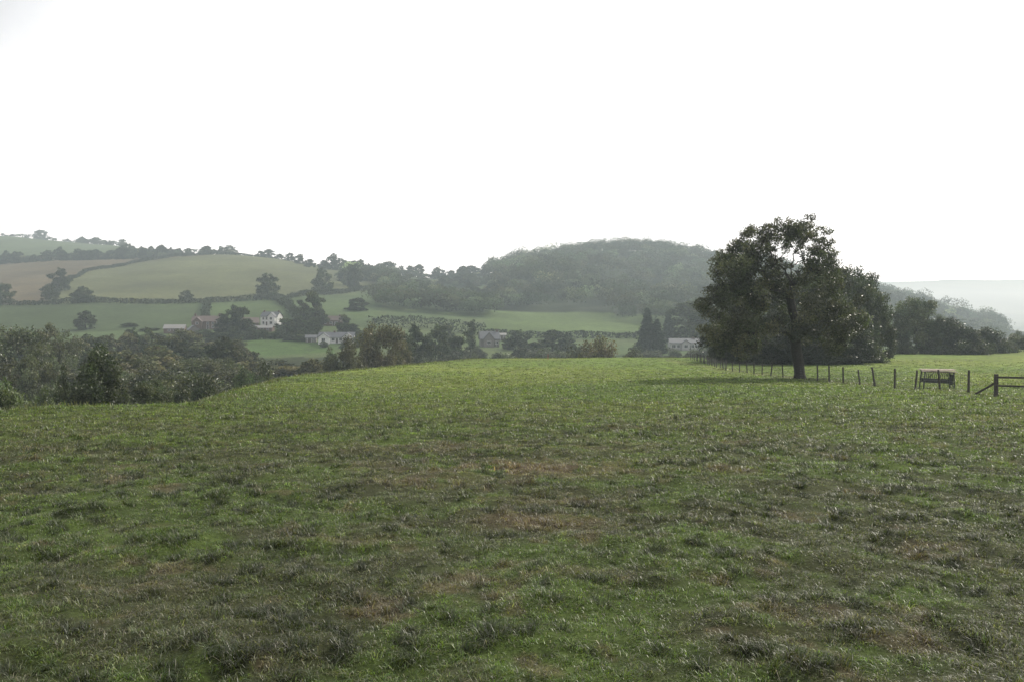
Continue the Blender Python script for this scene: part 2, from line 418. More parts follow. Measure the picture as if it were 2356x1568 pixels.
def oak():
    rg=np.random.default_rng(77)
    x0,y0=21.1,58.3;z0=H(x0,y0)
    e=bpy.data.objects.new('oak_tree',None);col.objects.link(e);e.location=(x0,y0,z0-.05)
    e['label']='spreading oak tree with open upper crown beside wire fence';e['category']='tree'
    tr=[(0,0,-.3),(-.02,0,.4),(-.15,0,1.4),(-.3,.05,2.3),(-.38,0,3.2),(-.25,.05,4.1),(-.6,0,5.0),(-.75,.05,6.0),(-.6,0,6.8),(-1.05,.0,7.6)]
    cl=[]
    def G(x,z,r,k,sx,sz,dy=3.5):
        for _ in range(k):
            cl.append((x+rg.normal(0,sx),rg.uniform(-dy,dy),z+rg.normal(0,sz),r*rg.uniform(.75,1.2)))
    for (x,z) in [(-4.1,9.8),(-3.7,10.4),(-3.2,10.8),(-2.6,11.0),(-1.9,10.9),(-1.3,11.0),(-.6,11.1),(0,11.1),(.6,10.9),(1.2,10.5),(-2.9,10.2),(-3.5,9.6),(-.3,10.5),(-1.6,10.4),(-3.9,9.2),(-2.2,10.2),(.3,10.4),(-.9,10.3),(-4.4,9.5)]:
        for _ in range(5): cl.append((x+rg.normal(0,.36),rg.uniform(-2.6,2.6),z+rg.normal(0,.30)-.05,.40*rg.uniform(.6,1.2)))
    G(-4.6,9.1,.5,9,.4,.4,2.2);G(-5.1,8.5,.55,11,.4,.35,2.4);G(-5.4,7.6,.6,11,.4,.35,3);G(-4.2,8.0,.5,9,.4,.4,2.6)
    G(-3.1,9.0,.34,14,.5,.5,2.0);G(-3.0,8.0,.42,11,.6,.35,2.4)
    G(1.5,9.9,.30,12,.35,.45,1.3);G(1.4,9.0,.32,13,.4,.4,1.5);G(.2,9.3,.27,15,.7,.5,1.8);G(1.1,8.2,.42,11,.45,.3,1.8);G(-1.7,9.3,.27,15,.7,.5,1.9);G(-1.3,8.3,.26,10,.8,.35,2.0)
    G(-3.8,7.1,.6,9,.6,.4,3);G(-2.2,7.1,.5,8,.5,.35,2.5);G(-.5,6.9,.5,8,.5,.35,2.5);G(1.0,7.3,.55,9,.5,.4,2.4);G(2.2,6.8,.55,8,.4,.4,2.5)
    G(-5.3,6.3,.65,11,.6,.4,3.2);G(-6.5,5.6,.5,8,.45,.25,2.5);G(-7.2,5.3,.4,5,.25,.2,1.4);G(-6.2,6.7,.45,6,.3,.3,2.2)
    G(-3.3,5.7,.65,12,.9,.5,3.6);G(-.8,5.5,.65,11,.9,.5,3.8);G(1.6,5.6,.65,11,.7,.5,3.3);G(3.1,5.3,.6,8,.4,.5,2.5);G(3.7,4.4,.5,5,.3,.4,2)
    G(-5.4,4.3,.65,11,.7,.5,3.3);G(-6.4,3.6,.5,7,.35,.5,2.4);G(-3.4,4.1,.65,11,.8,.5,3.6);G(-1.0,4.2,.5,7,.6,.4,4);G(1.5,4.1,.65,10,.8,.5,3.5);G(3.2,3.7,.6,7,.4,.5,2.4)
    G(-5.4,2.9,.55,8,.7,.35,3);G(-3.6,2.9,.5,8,.7,.3,3.2);G(1.6,3.1,.5,6,.5,.3,3);G(2.9,2.9,.5,6,.4,.3,2.3);G(-1.8,3.3,.4,4,.5,.25,3.4)
    G(-5.0,2.25,.45,6,.8,.25,2.8);G(-3.4,2.4,.35,4,.7,.2,2.5)
    cl=np.array(cl)
    t=wood_mesh('trunk',tr,cl[:,:3],rg,.40,.55,.72,.02,6,.33,.08)
    c=crown_mesh('crown',cl,820,.130,rg,(.062,.067,.037),.8,(.4,1.8),.45)
    a=obj('trunk',t,e,M_bark);b=obj('crown',c,e,M_leaf)
oak()
T_=tree
G1='shelter belt trees behind the oak'
lab='dense dark broadleaved tree in a shelter belt'
for (k,u,d,vt,w) in [('near0',744,104,280,80),('near3',828,98,252,80),('near1',850,102,259,70),('near2',866,104,271,58),('near0',784,108,272,84),('near3',874,106,292,46),('near2',726,98,314,46),('near1',846,96,300,80),('near0',800,96,314,78),('near1',756,96,322,68),('near3',828,94,318,74)]:
    T_(k,u,d,vt,w,lab,tuple(C([.8,.80,.82])*rng.uniform(.75,1.15)),group=G1)
for (k,u,d,vt,w) in [('bush0',738,99,343,50),('bush1',766,98,342,54),('bush2',806,97,342,54),('bush0',838,97,341,54),('bush1',866,100,338,44)]:
    T_(k,u,d,vt,w,'dark undergrowth bush at foot of shelter belt',(.75,.74,.73),name='bush',cat='bush',group='undergrowth below the shelter belt')
for (k,u,d,vt,w,l,f) in [('near1',916,140,292,56,'lone hazy tree with open crown',1.5),('near2',898,140,318,24,'small broadleaved tree at field edge',1.2),('bush0',957,136,319,54,'rounded dark bush at field edge',.8),('bush1',986,140,326,48,'rounded dark bush at field edge',.85),('near0',943,137,313,34,'small broadleaved tree at field edge',1.),('bush2',1016,150,334,40,'low bush at field edge',1.1),('bush0',932,136,335,40,'low bush at field edge',.9),('near1',1020,230,326,26,'small hazy tree beyond the field',1.2),('bush1',1003,144,338,30,'low bush at field edge',.9),('bush2',970,135,330,44,'low bush at field edge',.75),('bush0',902,134,340,26,'low bush at field edge',.8)]:
    T_(k,u,d,vt,w,l,tuple(C([.95,.95,.97])*f),name='bush' if 'bush' in k else 'deciduous_tree',cat='bush' if 'bush' in k else 'tree')
for (k,u,d,vt,w,l,t) in [
 ('near0',97,52,340,86,'dark rounded tree on the valley slope',(.80,.85,.85)),
 ('near3',62,54,364,30,'dark side tree on the valley slope',(.85,.88,.88)),
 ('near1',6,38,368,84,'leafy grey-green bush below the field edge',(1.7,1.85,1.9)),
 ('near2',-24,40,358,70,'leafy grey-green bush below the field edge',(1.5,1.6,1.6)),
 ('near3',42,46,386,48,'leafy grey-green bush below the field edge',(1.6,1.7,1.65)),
 ('near1',152,60,373,62,'rounded bush below the field edge',(1.2,1.2,1.25)),
 ('near1',12,130,317,84,'hazy brown-green tree in the valley',(1.9,1.75,2.1)),  # haze painted into the paler tints of these hazy trees
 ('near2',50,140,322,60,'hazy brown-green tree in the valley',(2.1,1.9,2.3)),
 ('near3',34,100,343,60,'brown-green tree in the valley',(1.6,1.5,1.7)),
 ('near2',240,95,364,52,'rounded green tree in the valley',(1.5,1.7,1.6)),
 ('bush0',200,75,377,64,'rounded bush below the field edge',(1,1,1.05)),
 ('bush1',180,68,385,50,'rounded bush below the field edge',(1,1,1)),
 ('bush0',268,105,364,50,'rounded bush in the valley',(1.2,1.2,1.25)),
 ('near1',380,150,316,64,'tall russet tree standing above the field edge',(1.8,1.35,1.35)),
 ('near2',352,142,334,46,'russet tree beside a taller one',(1.5,1.2,1.2)),
 ('near0',400,160,337,46,'russet tree beside a taller one',(1.5,1.2,1.2)),
 ('near3',332,140,347,36,'small russet tree in the valley',(1.3,1.2,1.1)),
 ('bush2',602,170,339,70,'broad russet bush behind the field crest',(1.8,1.3,1.25)),
 ('bush0',576,168,348,44,'low russet bush behind the field crest',(1.4,1.2,1.15)),
 ('bush1',632,175,347,48,'low bush behind the field crest',(1.3,1.2,1.15)),
 ]:
    T_(k,u,d,vt,w,l,t,name='bush' if 'bush' in k else 'deciduous_tree',cat='bush' if 'bush' in k else 'tree')
G2='trees filling the valley bottom'
belt=[(0,328),(60,336),(110,330),(150,325),(185,330),(215,331),(236,338),(252,351),(330,354)]
bu=[b[0] for b in belt];bv=[b[1] for b in belt]
for k in range(92):
    u=-30+ (k*0.618034%1)*368;d=rng.uniform(90,225) if k<60 else rng.uniform(215,262)
    if k>=60: u=-20+ (k*0.618034%1)*262
    if k>=80: u=228+(k-80)*9.5;d=rng.uniform(165,205)
    base=np.interp(u,bu,bv)
    vt=base+ max(0,(225-d))/130*38*(0.2 if k>=80 else 1)+rng.uniform(-5,11)
    T_(('mid%d'%rng.integers(5)) if d>150 else 'near%d'%rng.integers(4),u,d,vt,rng.uniform(8.5,16)*F/d,'hazy broadleaved tree in the wooded valley',tuple(C([1.2,1.08,1.15])*rng.uniform(.55,1.7)*C([rng.uniform(.85,1.15),1,1])),group=G2)  # extra haze put into a lighter, greyer crown tint
G3='hedgerow and hillside trees'
mids=[('mid0',445,300,322,18),('mid1',415,225,321,40),('mid2',436,240,321,36),('tall0',471,270,317,20),('mid0',455,250,332,28),('mid1',402,215,332,32),
('mid2',520,300,328,26),('mid3',552,300,327,34),('mid0',536,290,340,26),('mid1',568,300,334,22),('mid4',508,300,336,14),
('con0',647,290,308,24),('con1',657,290,319,22),('con0',668,330,313,18),('mid3',693,335,296,56),('mid0',712,320,302,50),('mid4',722,270,318,26),('mid2',638,275,344,22),
('mid0',315,345,287,32),('tall1',303,348,298,24),('mid1',323,505,266,24),('mid2',268,452,271,26),('mid4',357,400,296,26),('mid1',187,438,289,16),('mid2',60,500,266,24),('mid3',50,450,284,20),('mid0',3,440,281,22),('mid1',84,425,285,26),('mid3',86,340,308,24),
('mid0',287,325,316,22),('mid1',298,318,314,24),('mid2',313,322,316,22),('mid3',352,318,322,20),('mid0',345,322,312,20),('mid4',236,318,302,28),('mid1',224,322,312,24),('mid2',204,312,328,20),('mid3',248,318,316,20),('mid0',302,300,333,16),('mid4',216,305,331,22),('mid2',156,310,332,22),('mid3',192,300,335,18),('mid1',324,282,340,12),('mid2',360,285,334,26),('bush0',345,280,341,14),('mid0',262,312,328,14),('mid4',278,308,328,14),('mid2',232,300,328,26),('mid1',368,300,326,28),('mid0',150,330,328,22),('mid3',130,345,322,20),('mid0',182,305,333,16),('mid1',210,300,336,16),('mid2',250,306,334,18),('mid4',290,302,333,16),
('mid1',355,540,262,18),('mid2',349,560,262,16),('mid0',420,240,342,30),('bush0',450,222,352,46),('bush1',500,232,351,42),('bush2',540,240,348,46),('bush0',470,228,351,36),('bush1',520,250,346,36),('bush2',650,250,350,44),('bush0',700,240,346,50),('bush1',430,200,355,36),('bush2',560,235,350,36),('bush0',415,190,352,36),('bush1',478,262,346,20),('bush1',674,262,347,24),('bush2',585,250,346,32),
('mid3',269,800,248,16),('mid0',262,800,250,12),('mid1',333,700,252,15),('mid2',340,700,257,14),('mid3',324,700,259,13),('mid0',310,700,258,13),('mid1',300,720,253,12),('mid2',290,740,252,12),('mid3',280,760,253,11),
('mid0',42,1180,229,14),('mid3',464,690,264,18),('mid1',360,640,258,15),('mid2',352,620,264,14),
]
for (k,u,d,vt,w) in mids:
    nm='bush' if 'bush' in k else ('conifer_tree' if 'con' in k else 'deciduous_tree')
    lb={'bush':'low hedgerow bush in the hazy valley','conifer_tree':'dark pointed conifer beside a white building','deciduous_tree':'hazy hedgerow tree on the far hillside'}[nm]
    T_(k,u,d,vt,w*1.08,lb,tuple(C([.9,.9,.95])*rng.uniform(.7,1.35)),name=nm,cat='bush' if nm=='bush' else 'tree',group=G3)
LP=[]
def line(pts,n,h0,h1,wm=(7,12)):
    P=np.array(pts,float);t=np.linspace(0,len(P)-1,n)
    for s in t:
        i=min(int(s),len(P)-2);f=s-i;u,d=P[i]*(1-f)+P[i+1]*f
        for _ in range(3): LP.append((u+rng.normal(0,4),d+rng.normal(0,6)))
        u+=rng.normal(0,4);d+=rng.normal(0,10);x,y,z=at(u,d);hh=rng.uniform(h0,h1)
        vt=322-(z+hh-EYE)*F/d
        T_('mid%d'%rng.integers(5),u,d,vt,hh*rng.uniform(*wm)*F/d,'hazy tree in a hillside treeline',tuple(C([.8,.8,.85])*rng.uniform(.7,1.3)),group='trees along the hill treelines')
W_=(1.0,1.6)
line([(-20,735),(60,735),(110,745),(160,770)],32,6,14,W_)
line([(125,800),(180,810),(230,800)],18,5,12,W_)
line([(84,1090),(122,1060)],9,7,12,W_)
line([(345,690),(370,740),(430,750),(484,750)],24,6,14,W_)
line([(0,1190),(80,1150)],9,3,6,(.9,1.4))
line([(345,600),(410,620),(480,640)],18,6,12,W_)
line([(395,520),(440,530),(500,560)],12,7,12,W_)
# woods (stuff): many crowns merged
def woods(name,pts,label,tint=(.040,.050,.030),nl=290,ls=1.1,hs=(9,17)):
    rg=np.random.default_rng(len(pts)+int(abs(pts[0][0])))
    tp=[]
    for k in range(7):
        lo=rg.normal(size=(6,3))*C([.15,.15,.10])+C([0,0,.5]);idx=rg.integers(0,6,nl)
        dr=rg.normal(size=(nl,3));dr/=np.linalg.norm(dr,axis=1)[:,None];dr[:,2]=np.where(dr[:,2]<-.3,-dr[:,2],dr[:,2])
        q=lo[idx]+dr*rg.uniform(.24,.32,(nl,1));q[:,2]=np.clip(q[:,2],.02,1.05)
        tp.append(q)
    cen=[];cols=[]
    X=np.array([(u-512)/F*d for u,d in pts]);Y=np.array([d for u,d in pts]);Z=height(X,Y)
    for x,y,z in zip(X,Y,Z):
        q=tp[rg.integers(7)];hh=rg.uniform(*hs);w=hh*rg.uniform(.95,1.4);a=rg.uniform(0,6.3)
        qq=np.stack([(q[:,0]*math.cos(a)-q[:,1]*math.sin(a))*w,(q[:,0]*math.sin(a)+q[:,1]*math.cos(a))*w,q[:,2]*hh],1)
        cen.append(qq+C([x,y,z-.5]))
        top_light=(.4+1.0*np.clip(q[:,2:3],0,1))  # leaf colour brightened towards each crown top, as if lit from above
        cols.append(C(tint)*math.exp(rg.normal(0,.52))*1.15*top_light*rg.uniform(.85,1.2,(nl,1))*C([rg.uniform(.85,1.25),1,1]))
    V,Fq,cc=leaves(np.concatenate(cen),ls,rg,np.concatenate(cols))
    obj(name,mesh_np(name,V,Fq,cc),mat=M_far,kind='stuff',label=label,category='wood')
woods('scrub',LP,'low scrub filling the gaps under hillside treelines',nl=150,hs=(3,8))
pts=[]
rg=np.random.default_rng(5)
poly=[(487,760),(492,640),(500,545),(540,515),(600,485),(630,445),(690,410),(760,400),(900,420),(1000,600),(1010,900),(700,900),(487,840)]
while len(pts)<1700:
    x=rg.uniform(-30,600);y=rg.uniform(400,880);u=512+F*x/y
    if inu(C([u]),C([y+rg.normal(0,18)]),poly)[0]: pts.append((u,y))
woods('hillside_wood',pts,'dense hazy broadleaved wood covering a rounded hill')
pts=[(rg.uniform(374,500),rg.uniform(418,470)) for _ in range(75)]+[(rg.uniform(385,450),rg.uniform(470,540)) for _ in range(34)]+[(rg.uniform(495,540),rg.uniform(475,520)) for _ in range(20)]
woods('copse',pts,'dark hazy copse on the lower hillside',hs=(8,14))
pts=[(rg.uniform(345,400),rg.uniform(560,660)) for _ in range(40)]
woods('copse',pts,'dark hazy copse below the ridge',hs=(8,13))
# ---------------------------------------------------------------- hedges
def hedge(pts,h,w,label,seed):
    rg=np.random.default_rng(seed);P=np.array(pts,float);cen=[];cols=[]
    W=np.stack([(P[:,0]-512)/F*P[:,1],P[:,1]],1)
    for k in range(len(W)-1):
        L=np.linalg.norm(W[k+1]-W[k]);m=int(L*30);t=rg.random(m)[:,None]
        q=W[k]+(W[k+1]-W[k])*t+rg.normal(0,w*.4,(m,2))
        hh=h*(.55+1.0*fbm(q[:,0]/9,q[:,1]/9,seed))
        z=height(q[:,0],q[:,1])+rg.random(m)**.7*hh
        cen.append(np.column_stack([q,z]));cols.append(C([.036,.045,.024])*rg.uniform(.7,1.25,(m,1)))
    V,Fq,cc=leaves(np.concatenate(cen),.9,rg,np.concatenate(cols))
    obj('hedge',mesh_np('hedge',V,Fq,cc),mat=M_far,label=label,category='hedge')
hedge([(-30,421),(60,421),(120,424),(208,428)],2.6,2.2,'long dark hedge between hillside fields',1)
hedge([(208,428),(278,445),(330,505),(382,560)],3.0,2.4,'dark hedge climbing across the hillside',2)
hedge([(52,520),(87,610),(150,690),(200,745),(262,795)],2.2,2,'thin hedge dividing two hill fields',3)
hedge([(243,306),(300,307),(332,304)],2.0,1.6,'garden hedge behind a lawn',4)
hedge([(205,345),(208,428)],3,2,'short hedge running down the slope',5)
hedge([(-30,768),(60,775),(130,790)],3,2.5,'hedge below the upper hill field',6)
hedge([(484,345),(560,352),(675,345)],2.6,2.2,'hedge along the foot of a sloping field',7)
hedge([(370,350),(430,356),(484,345)],4,3,'overgrown hedge in the valley',8)
hedge([(278,445),(290,395),(300,350)],3,2.5,'hedge dropping towards the farm houses',9)
# ---------------------------------------------------------------- boxes/house
def boxes(name,bx,parent=None,mat=None,mats=None):
    V=[];Fq=[];mi=[]
    for b in bx:
        x0,x1,y0,y1,z0,z1=b[:6];n=len(V)
        V+=[(x0,y0,z0),(x1,y0,z0),(x1,y1,z0),(x0,y1,z0),(x0,y0,z1),(x1,y0,z1),(x1,y1,z1),(x0,y1,z1)]
        for f in ((0,3,2,1),(4,5,6,7),(0,1,5,4),(1,2,6,5),(2,3,7,6),(3,0,4,7)): Fq.append([n+q for q in f]);mi.append(b[6] if len(b)>6 else 0)
    me=bpy.data.meshes.new(name);me.from_pydata(V,[],Fq)
    for m in (mats or [mat]):
        if m: me.materials.append(m)
    me.polygons.foreach_set('material_index',mi);me.update()
    o=bpy.data.objects.new(name,me);col.objects.link(o)
    if parent:o.parent=parent
    return o
def gable(name,parts,parent,mat,roof=False,ov=.35,th=.18):
    V=[];Fs=[]
    for (x0,x1,y0,y1,h,rh,ax) in parts:
        def P(a,b,z): return (a,b,z) if ax=='x' else (b,a,z)
        if ax=='x': a0,a1,b0,b1=x0,x1,y0,y1
        else: a0,a1,b0,b1=y0,y1,x0,x1
        bm=(b0+b1)/2;n=len(V)
        if not roof:
            V+=[P(a0,b0,-1),P(a1,b0,-1),P(a1,b1,-1),P(a0,b1,-1),P(a0,b0,h),P(a1,b0,h),P(a1,b1,h),P(a0,b1,h),P(a0,bm,h+rh),P(a1,bm,h+rh)]
            Fs+=[[n+q for q in f] for f in ((0,1,5,4),(2,3,7,6),(1,2,6,9,5),(3,0,4,8,7),(4,5,9,8),(6,7,8,9))]
        else:
            a0-=ov;a1+=ov;s=rh/((b1-b0)/2);d=ov
            for sg in (-1,1):
                n=len(V);be=bm+sg*((b1-b0)/2+d);ze=h-s*d+.02
                V+=[P(a0,be,ze),P(a1,be,ze),P(a1,bm,h+rh+.02),P(a0,bm,h+rh+.02),P(a0,be,ze+th),P(a1,be,ze+th),P(a1,bm,h+rh+th+.02),P(a0,bm,h+rh+th+.02)]
                Fs+=[[n+q for q in f] for f in ((0,1,2,3),(4,5,6,7),(0,1,5,4),(1,2,6,5),(2,3,7,6),(3,0,4,7))]
    me=bpy.data.meshes.new(name);me.from_pydata(V,[],Fs);me.materials.append(mat);me.update()
    o=bpy.data.objects.new(name,me);col.objects.link(o);o.parent=parent;return o
def house(name,u,d,rot,parts,wall,roof,wins,doors,chims,label,chm=None,s=1.):
    x,y,z=at(u,d)
    e=bpy.data.objects.new(name,None);col.objects.link(e);e.location=(x,y,z+.1);e.rotation_euler=(0,0,math.radians(rot));e.scale=(s,s,s)
    e['label']=label;e['category']='house'
    gable('wall',parts,e,wall);r=gable('roof',parts,e,roof,True)
    for (wx,wy,wz,ww,wh) in wins:
        w=boxes('window',[(wx-ww/2,wx+ww/2,wy-.03,wy+.02,wz,wz+wh,0),(wx-ww/2-.1,wx-ww/2,wy-.07,wy+.02,wz-.1,wz+wh+.1,1),(wx+ww/2,wx+ww/2+.1,wy-.07,wy+.02,wz-.1,wz+wh+.1,1),(wx-ww/2,wx+ww/2,wy-.07,wy+.02,wz+wh,wz+wh+.1,1),(wx-ww/2,wx+ww/2,wy-.12,wy+.02,wz-.1,wz,1),(wx-.04,wx+.04,wy-.06,wy-.032,wz,wz+wh,1)],e,mats=[M_glass,M_white])
    for (wx,wy,ww,wh) in doors:
        boxes('door',[(wx-ww/2,wx+ww/2,wy-.05,wy+.02,0,wh,0),(wx-ww/2-.1,wx-ww/2,wy-.08,wy+.02,0,wh,1),(wx+ww/2,wx+ww/2+.1,wy-.08,wy+.02,0,wh,1)],e,mats=[M_dark,M_white])
    for (cx,cy,cz,ch) in chims:
        c=boxes('chimney',[(cx-.45,cx+.45,cy-.35,cy+.35,cz,cz+ch),(cx-.55,cx+.55,cy-.45,cy+.45,cz+ch,cz+ch+.15),(cx-.25,cx-.05,cy-.1,cy+.1,cz+ch+.15,cz+ch+.5),(cx+.1,cx+.3,cy-.1,cy+.1,cz+ch+.15,cz+ch+.5)],r,mat=chm or M_brick)
    return e
house('bungalow',336,291,4,[(-7.5,7.5,0,6,2.5,2.0,'x'),(-7.2,-2.6,-2.5,.2,2.5,1.7,'y'),(3.0,7.4,-2.2,.2,2.5,1.7,'y')],M_white,M_slate,[(-5,-2.5,1,1.4,1.1),(5.2,-2.2,1,1.4,1.1),(-1.2,0,1,1.2,1.1),(2,0,1,1.0,1.1)],[(.4,0,.9,2)],[(-1,3,4.1,.9)],'white rendered bungalow with twin gables and slate roof',s=.84)
house('farmhouse',269,343,-12,[(-4.6,4.6,0,6,4.8,2.2,'x'),(.4,4.4,-2.2,.2,4.6,1.9,'y')],M_white,M_slate,[(-3,0,3,1,1.2),(-1.2,0,3,1,1.2),(2.4,-2.2,3,1.2,1.2),(-3,0,.8,1,1.3),(2.4,-2.2,.8,1.4,1.3)],[(-1.2,0,.9,2)],[(-4,3,6.4,1.1),(4,3,6.4,1.1)],'white two storey farmhouse with slate roof and chimneys',s=.84)
house('barn',175,322,10,[(-6,5,0,6,2.6,2,'x')],M_brick,M_sheet,[(-3,0,1,1.2,1),(2,0,1,1.2,1)],[(0,0,1.6,2.2)],[],'low brick barn with pale sheet roof',s=.72)
house('barn',188,316,-60,[(-4,4,0,5,2.8,2.1,'x')],M_stone,M_slate,[(-2,0,1,1,1)],[(1.5,0,1.4,2.2)],[],'small stone barn with slate roof',s=.8)
house('farmhouse',206,334,6,[(-7,7,0,7,4.0,2.6,'x'),(-6,-1.5,-2,.2,3.8,2,'y')],M_brick,M_tile,[(-3.8,-2,2.4,1.2,1.1),(1,0,2.4,1,1.1),(3.5,0,2.4,1,1.1),(5.8,0,2.4,1,1.1),(3.5,0,.7,1,1.1)],[(1,0,1,2)],[(-6,3.5,6.4,1.2),(6,3.5,6.4,1.2)],'large brick farmhouse with clay tile roof',s=.82)
house('cottage',331,345,-5,[(-5,5,0,6,2.8,2.2,'x')],M_brick,M_tile,[(-3,0,1,1.1,1.1),(0,0,1,1.1,1.1),(3,0,1,1.1,1.1)],[(1.5,0,.9,2)],[(4,3,4.6,.9)],'red brick cottage with clay tile roof',s=.82)
house('cottage',250,333,20,[(-4,4,0,5.5,3,2.2,'x')],M_brick,M_tile,[(-2,0,1,1,1.1),(2,0,1,1,1.1)],[(0,0,.9,2)],[(-3,2.75,4.9,.9)],'small brick cottage among trees',s=.9)
house('garage',311,295,8,[(-2.4,2.4,0,4.5,2.1,1.1,'x')],M_stone,M_slate,[(1.4,0,1,.8,.7)],[(-.7,0,1.6,1.9)],[],'small grey garage beside a bungalow',s=.8)
house('barn',262,326,-4,[(-6,6,0,4.5,2.2,1.2,'x')],M_brick,M_sheet,[(-3.5,0,.9,1.1,.9),(3.5,0,.9,1.1,.9)],[(0,0,1.6,1.9)],[],'long low outbuilding with pale roof below a farmhouse',s=.7)
house('cottage',490,306,8,[(-3.6,3.6,0,6,3.0,2.6,'x'),(-2.6,1.4,-2,.2,3,2.2,'y')],M_stone,M_slate,[(-.6,-2,1,1.3,1.2),(2.6,0,1,1,1.1)],[(1.9,0,.8,2)],[(3,3,5.2,1.)],'stone cottage with grey gabled roof',s=1.0)
house('shed',499,332,0,[(-2.8,2.8,0,3.5,2.2,.7,'x')],M_stone,M_sheet,[(-1.2,0,1,.9,.8)],[(1.2,0,.9,1.9)],[],'small shed with pale roof on the slope')
house('bungalow',685,300,0,[(-6.3,6.3,0,6,2.9,1.7,'x'),(-1.6,1.8,-1.6,.2,2.8,1.3,'y')],M_grey,M_slate,[(-4.8,0,.9,1.5,1.2),(-2.8,0,.9,1,1.2),(.1,-1.6,.9,1.4,1.2),(3.2,0,.9,1.2,1.2),(5.2,0,.9,1.2,1.2)],[(2.3,0,.8,2)],[(4,3,4.1,.8)],'long pale bungalow with many windows under grey roof',s=.88)
# ---------------------------------------------------------------- wire fence
def post_mesh(seed,h,r):
    rg=np.random.default_rng(seed);k=9;zs=[-.3,0,.3,.6,h-.06,h-.015,h];V=[];Fs=[]
    lx,ly=rg.normal(0,.03,2)
    for i,z in enumerate(zs):
        rr_=r*(1-.08*max(z,0))*(.55 if i==6 else (.93 if i==5 else 1))
        for a in range(k):
            an=a*2*math.pi/k;q=rr_*(1+.06*math.sin(a*2.3+seed))
            V.append((q*math.cos(an)+lx*z,q*math.sin(an)+ly*z,z))
    for i in range(len(zs)-1):
        for a in range(k): Fs.append([i*k+a,i*k+(a+1)%k,(i+1)*k+(a+1)%k,(i+1)*k+a])
    Fs.append([6*k+a for a in range(k)])
    me=bpy.data.meshes.new('post');me.from_pydata(V,[],Fs);me.materials.append(M_post);me.update();return me
pms=[post_mesh(s,.94+.06*s,.048+.003*s) for s in range(4)]
fx,fy=21.,36.7;fz=H(fx,fy)
fe=bpy.data.objects.new('wire_fence',None);col.objects.link(fe);fe.location=(fx,fy,fz)
fe['label']='long stock wire fence on round wooden posts';fe['category']='fence'
tops=[];y=36.7
while y<116:
    x=21+ (0 if y<78 else (y-78)*.13)+rng.normal(0,.06);z=H(x,y)
    o=bpy.data.objects.new('post',pms[rng.integers(4)]);col.objects.link(o);o.parent=fe;o.location=(x-fx,y-fy,z-fz);o.rotation_euler=(rng.normal(0,.05),rng.normal(0,.06),rng.uniform(0,6))
    tops.append((x-fx,y-fy,z-fz));y+=2.3+rng.normal(0,.2)
p0=[];p1=[]
for hgt in (.12,.3,.48,.66,.82,.92):
    for a,b in zip(tops[:-1],tops[1:]): p0.append((a[0]-.06,a[1],a[2]+hgt));p1.append((b[0]-.06,b[1],b[2]+hgt))
for a,b in zip(tops[:-1],tops[1:]):
    for t in np.linspace(0,1,14)[1:-1]:
        q=C(a)*(1-t)+C(b)*t;p0.append((q[0]-.06,q[1],q[2]+.12));p1.append((q[0]-.06,q[1],q[2]+.82))
p0=C(p0);p1=C(p1);V,Fq=frusta(p0,p1,np.full(len(p0),.004),np.full(len(p0),.004),4)
obj('wire',mesh_np('wire',V,Fq),fe,M_wire)
def beam(a,b,w,t):
    a=C(a,dtype=float);b=C(b,dtype=float);d=b-a;d/=np.linalg.norm(d);up=C([0,0,1.]) if abs(d[2])<.9 else C([1.,0,0])
    s=np.cross(d,up);s/=np.linalg.norm(s);q=np.cross(s,d)
    V=[tuple(p+s*i*t/2+q*j*w/2) for p in (a,b) for i,j in ((-1,-1),(1,-1),(1,1),(-1,1))]
    return V,[(0,1,2,3)[::-1],(4,5,6,7),(0,1,5,4),(1,2,6,5),(2,3,7,6),(3,0,4,7)]
def beams(name,bl,parent,mat):
    V=[];Fs=[]
    for (a,b,w,t) in bl:
        v,f=beam(a,b,w,t);n=len(V);V+=v;Fs+=[[n+q for q in ff] for ff in f]
    me=bpy.data.meshes.new(name);me.from_pydata(V,[],Fs);me.materials.append(mat);me.update()
    o=bpy.data.objects.new(name,me);col.objects.link(o)
    if parent:o.parent=parent
    m=o.modifiers.new('b','BEVEL');m.width=.008;m.segments=2
    return o
gx,gy=21.0,34.5;gz=H(gx,gy)
ge=bpy.data.objects.new('timber_fence',None);col.objects.link(ge);ge.location=(gx,gy,gz)
ge['label']='dark timber post and rail fence with diagonal brace';ge['category']='fence'
ps=[(0,0),(.9,-3.2),(1.8,-6.4)]
zz=[H(gx+a,gy+b)-gz for a,b in ps]
for (a,b),z in zip(ps,zz): beams('post',[((a,b,z-.3),(a,b,z+1.0),.13,.13)],ge,M_post)
for h_ in (.86,.5):
    beams('rail',[((ps[0][0]-.1,ps[0][1]-.1,zz[0]+h_),(ps[1][0]-.1,ps[1][1]-.1,zz[1]+h_),.08,.045)],ge,M_post)
    beams('rail',[((ps[1][0]-.1,ps[1][1]-.1,zz[1]+h_),(ps[2][0]-.1,ps[2][1]-.1,zz[2]+h_),.08,.045)],ge,M_post)
beams('brace',[((-.02,.05,.6),(-.25,1.4,-.1),.08,.06)],ge,M_post)
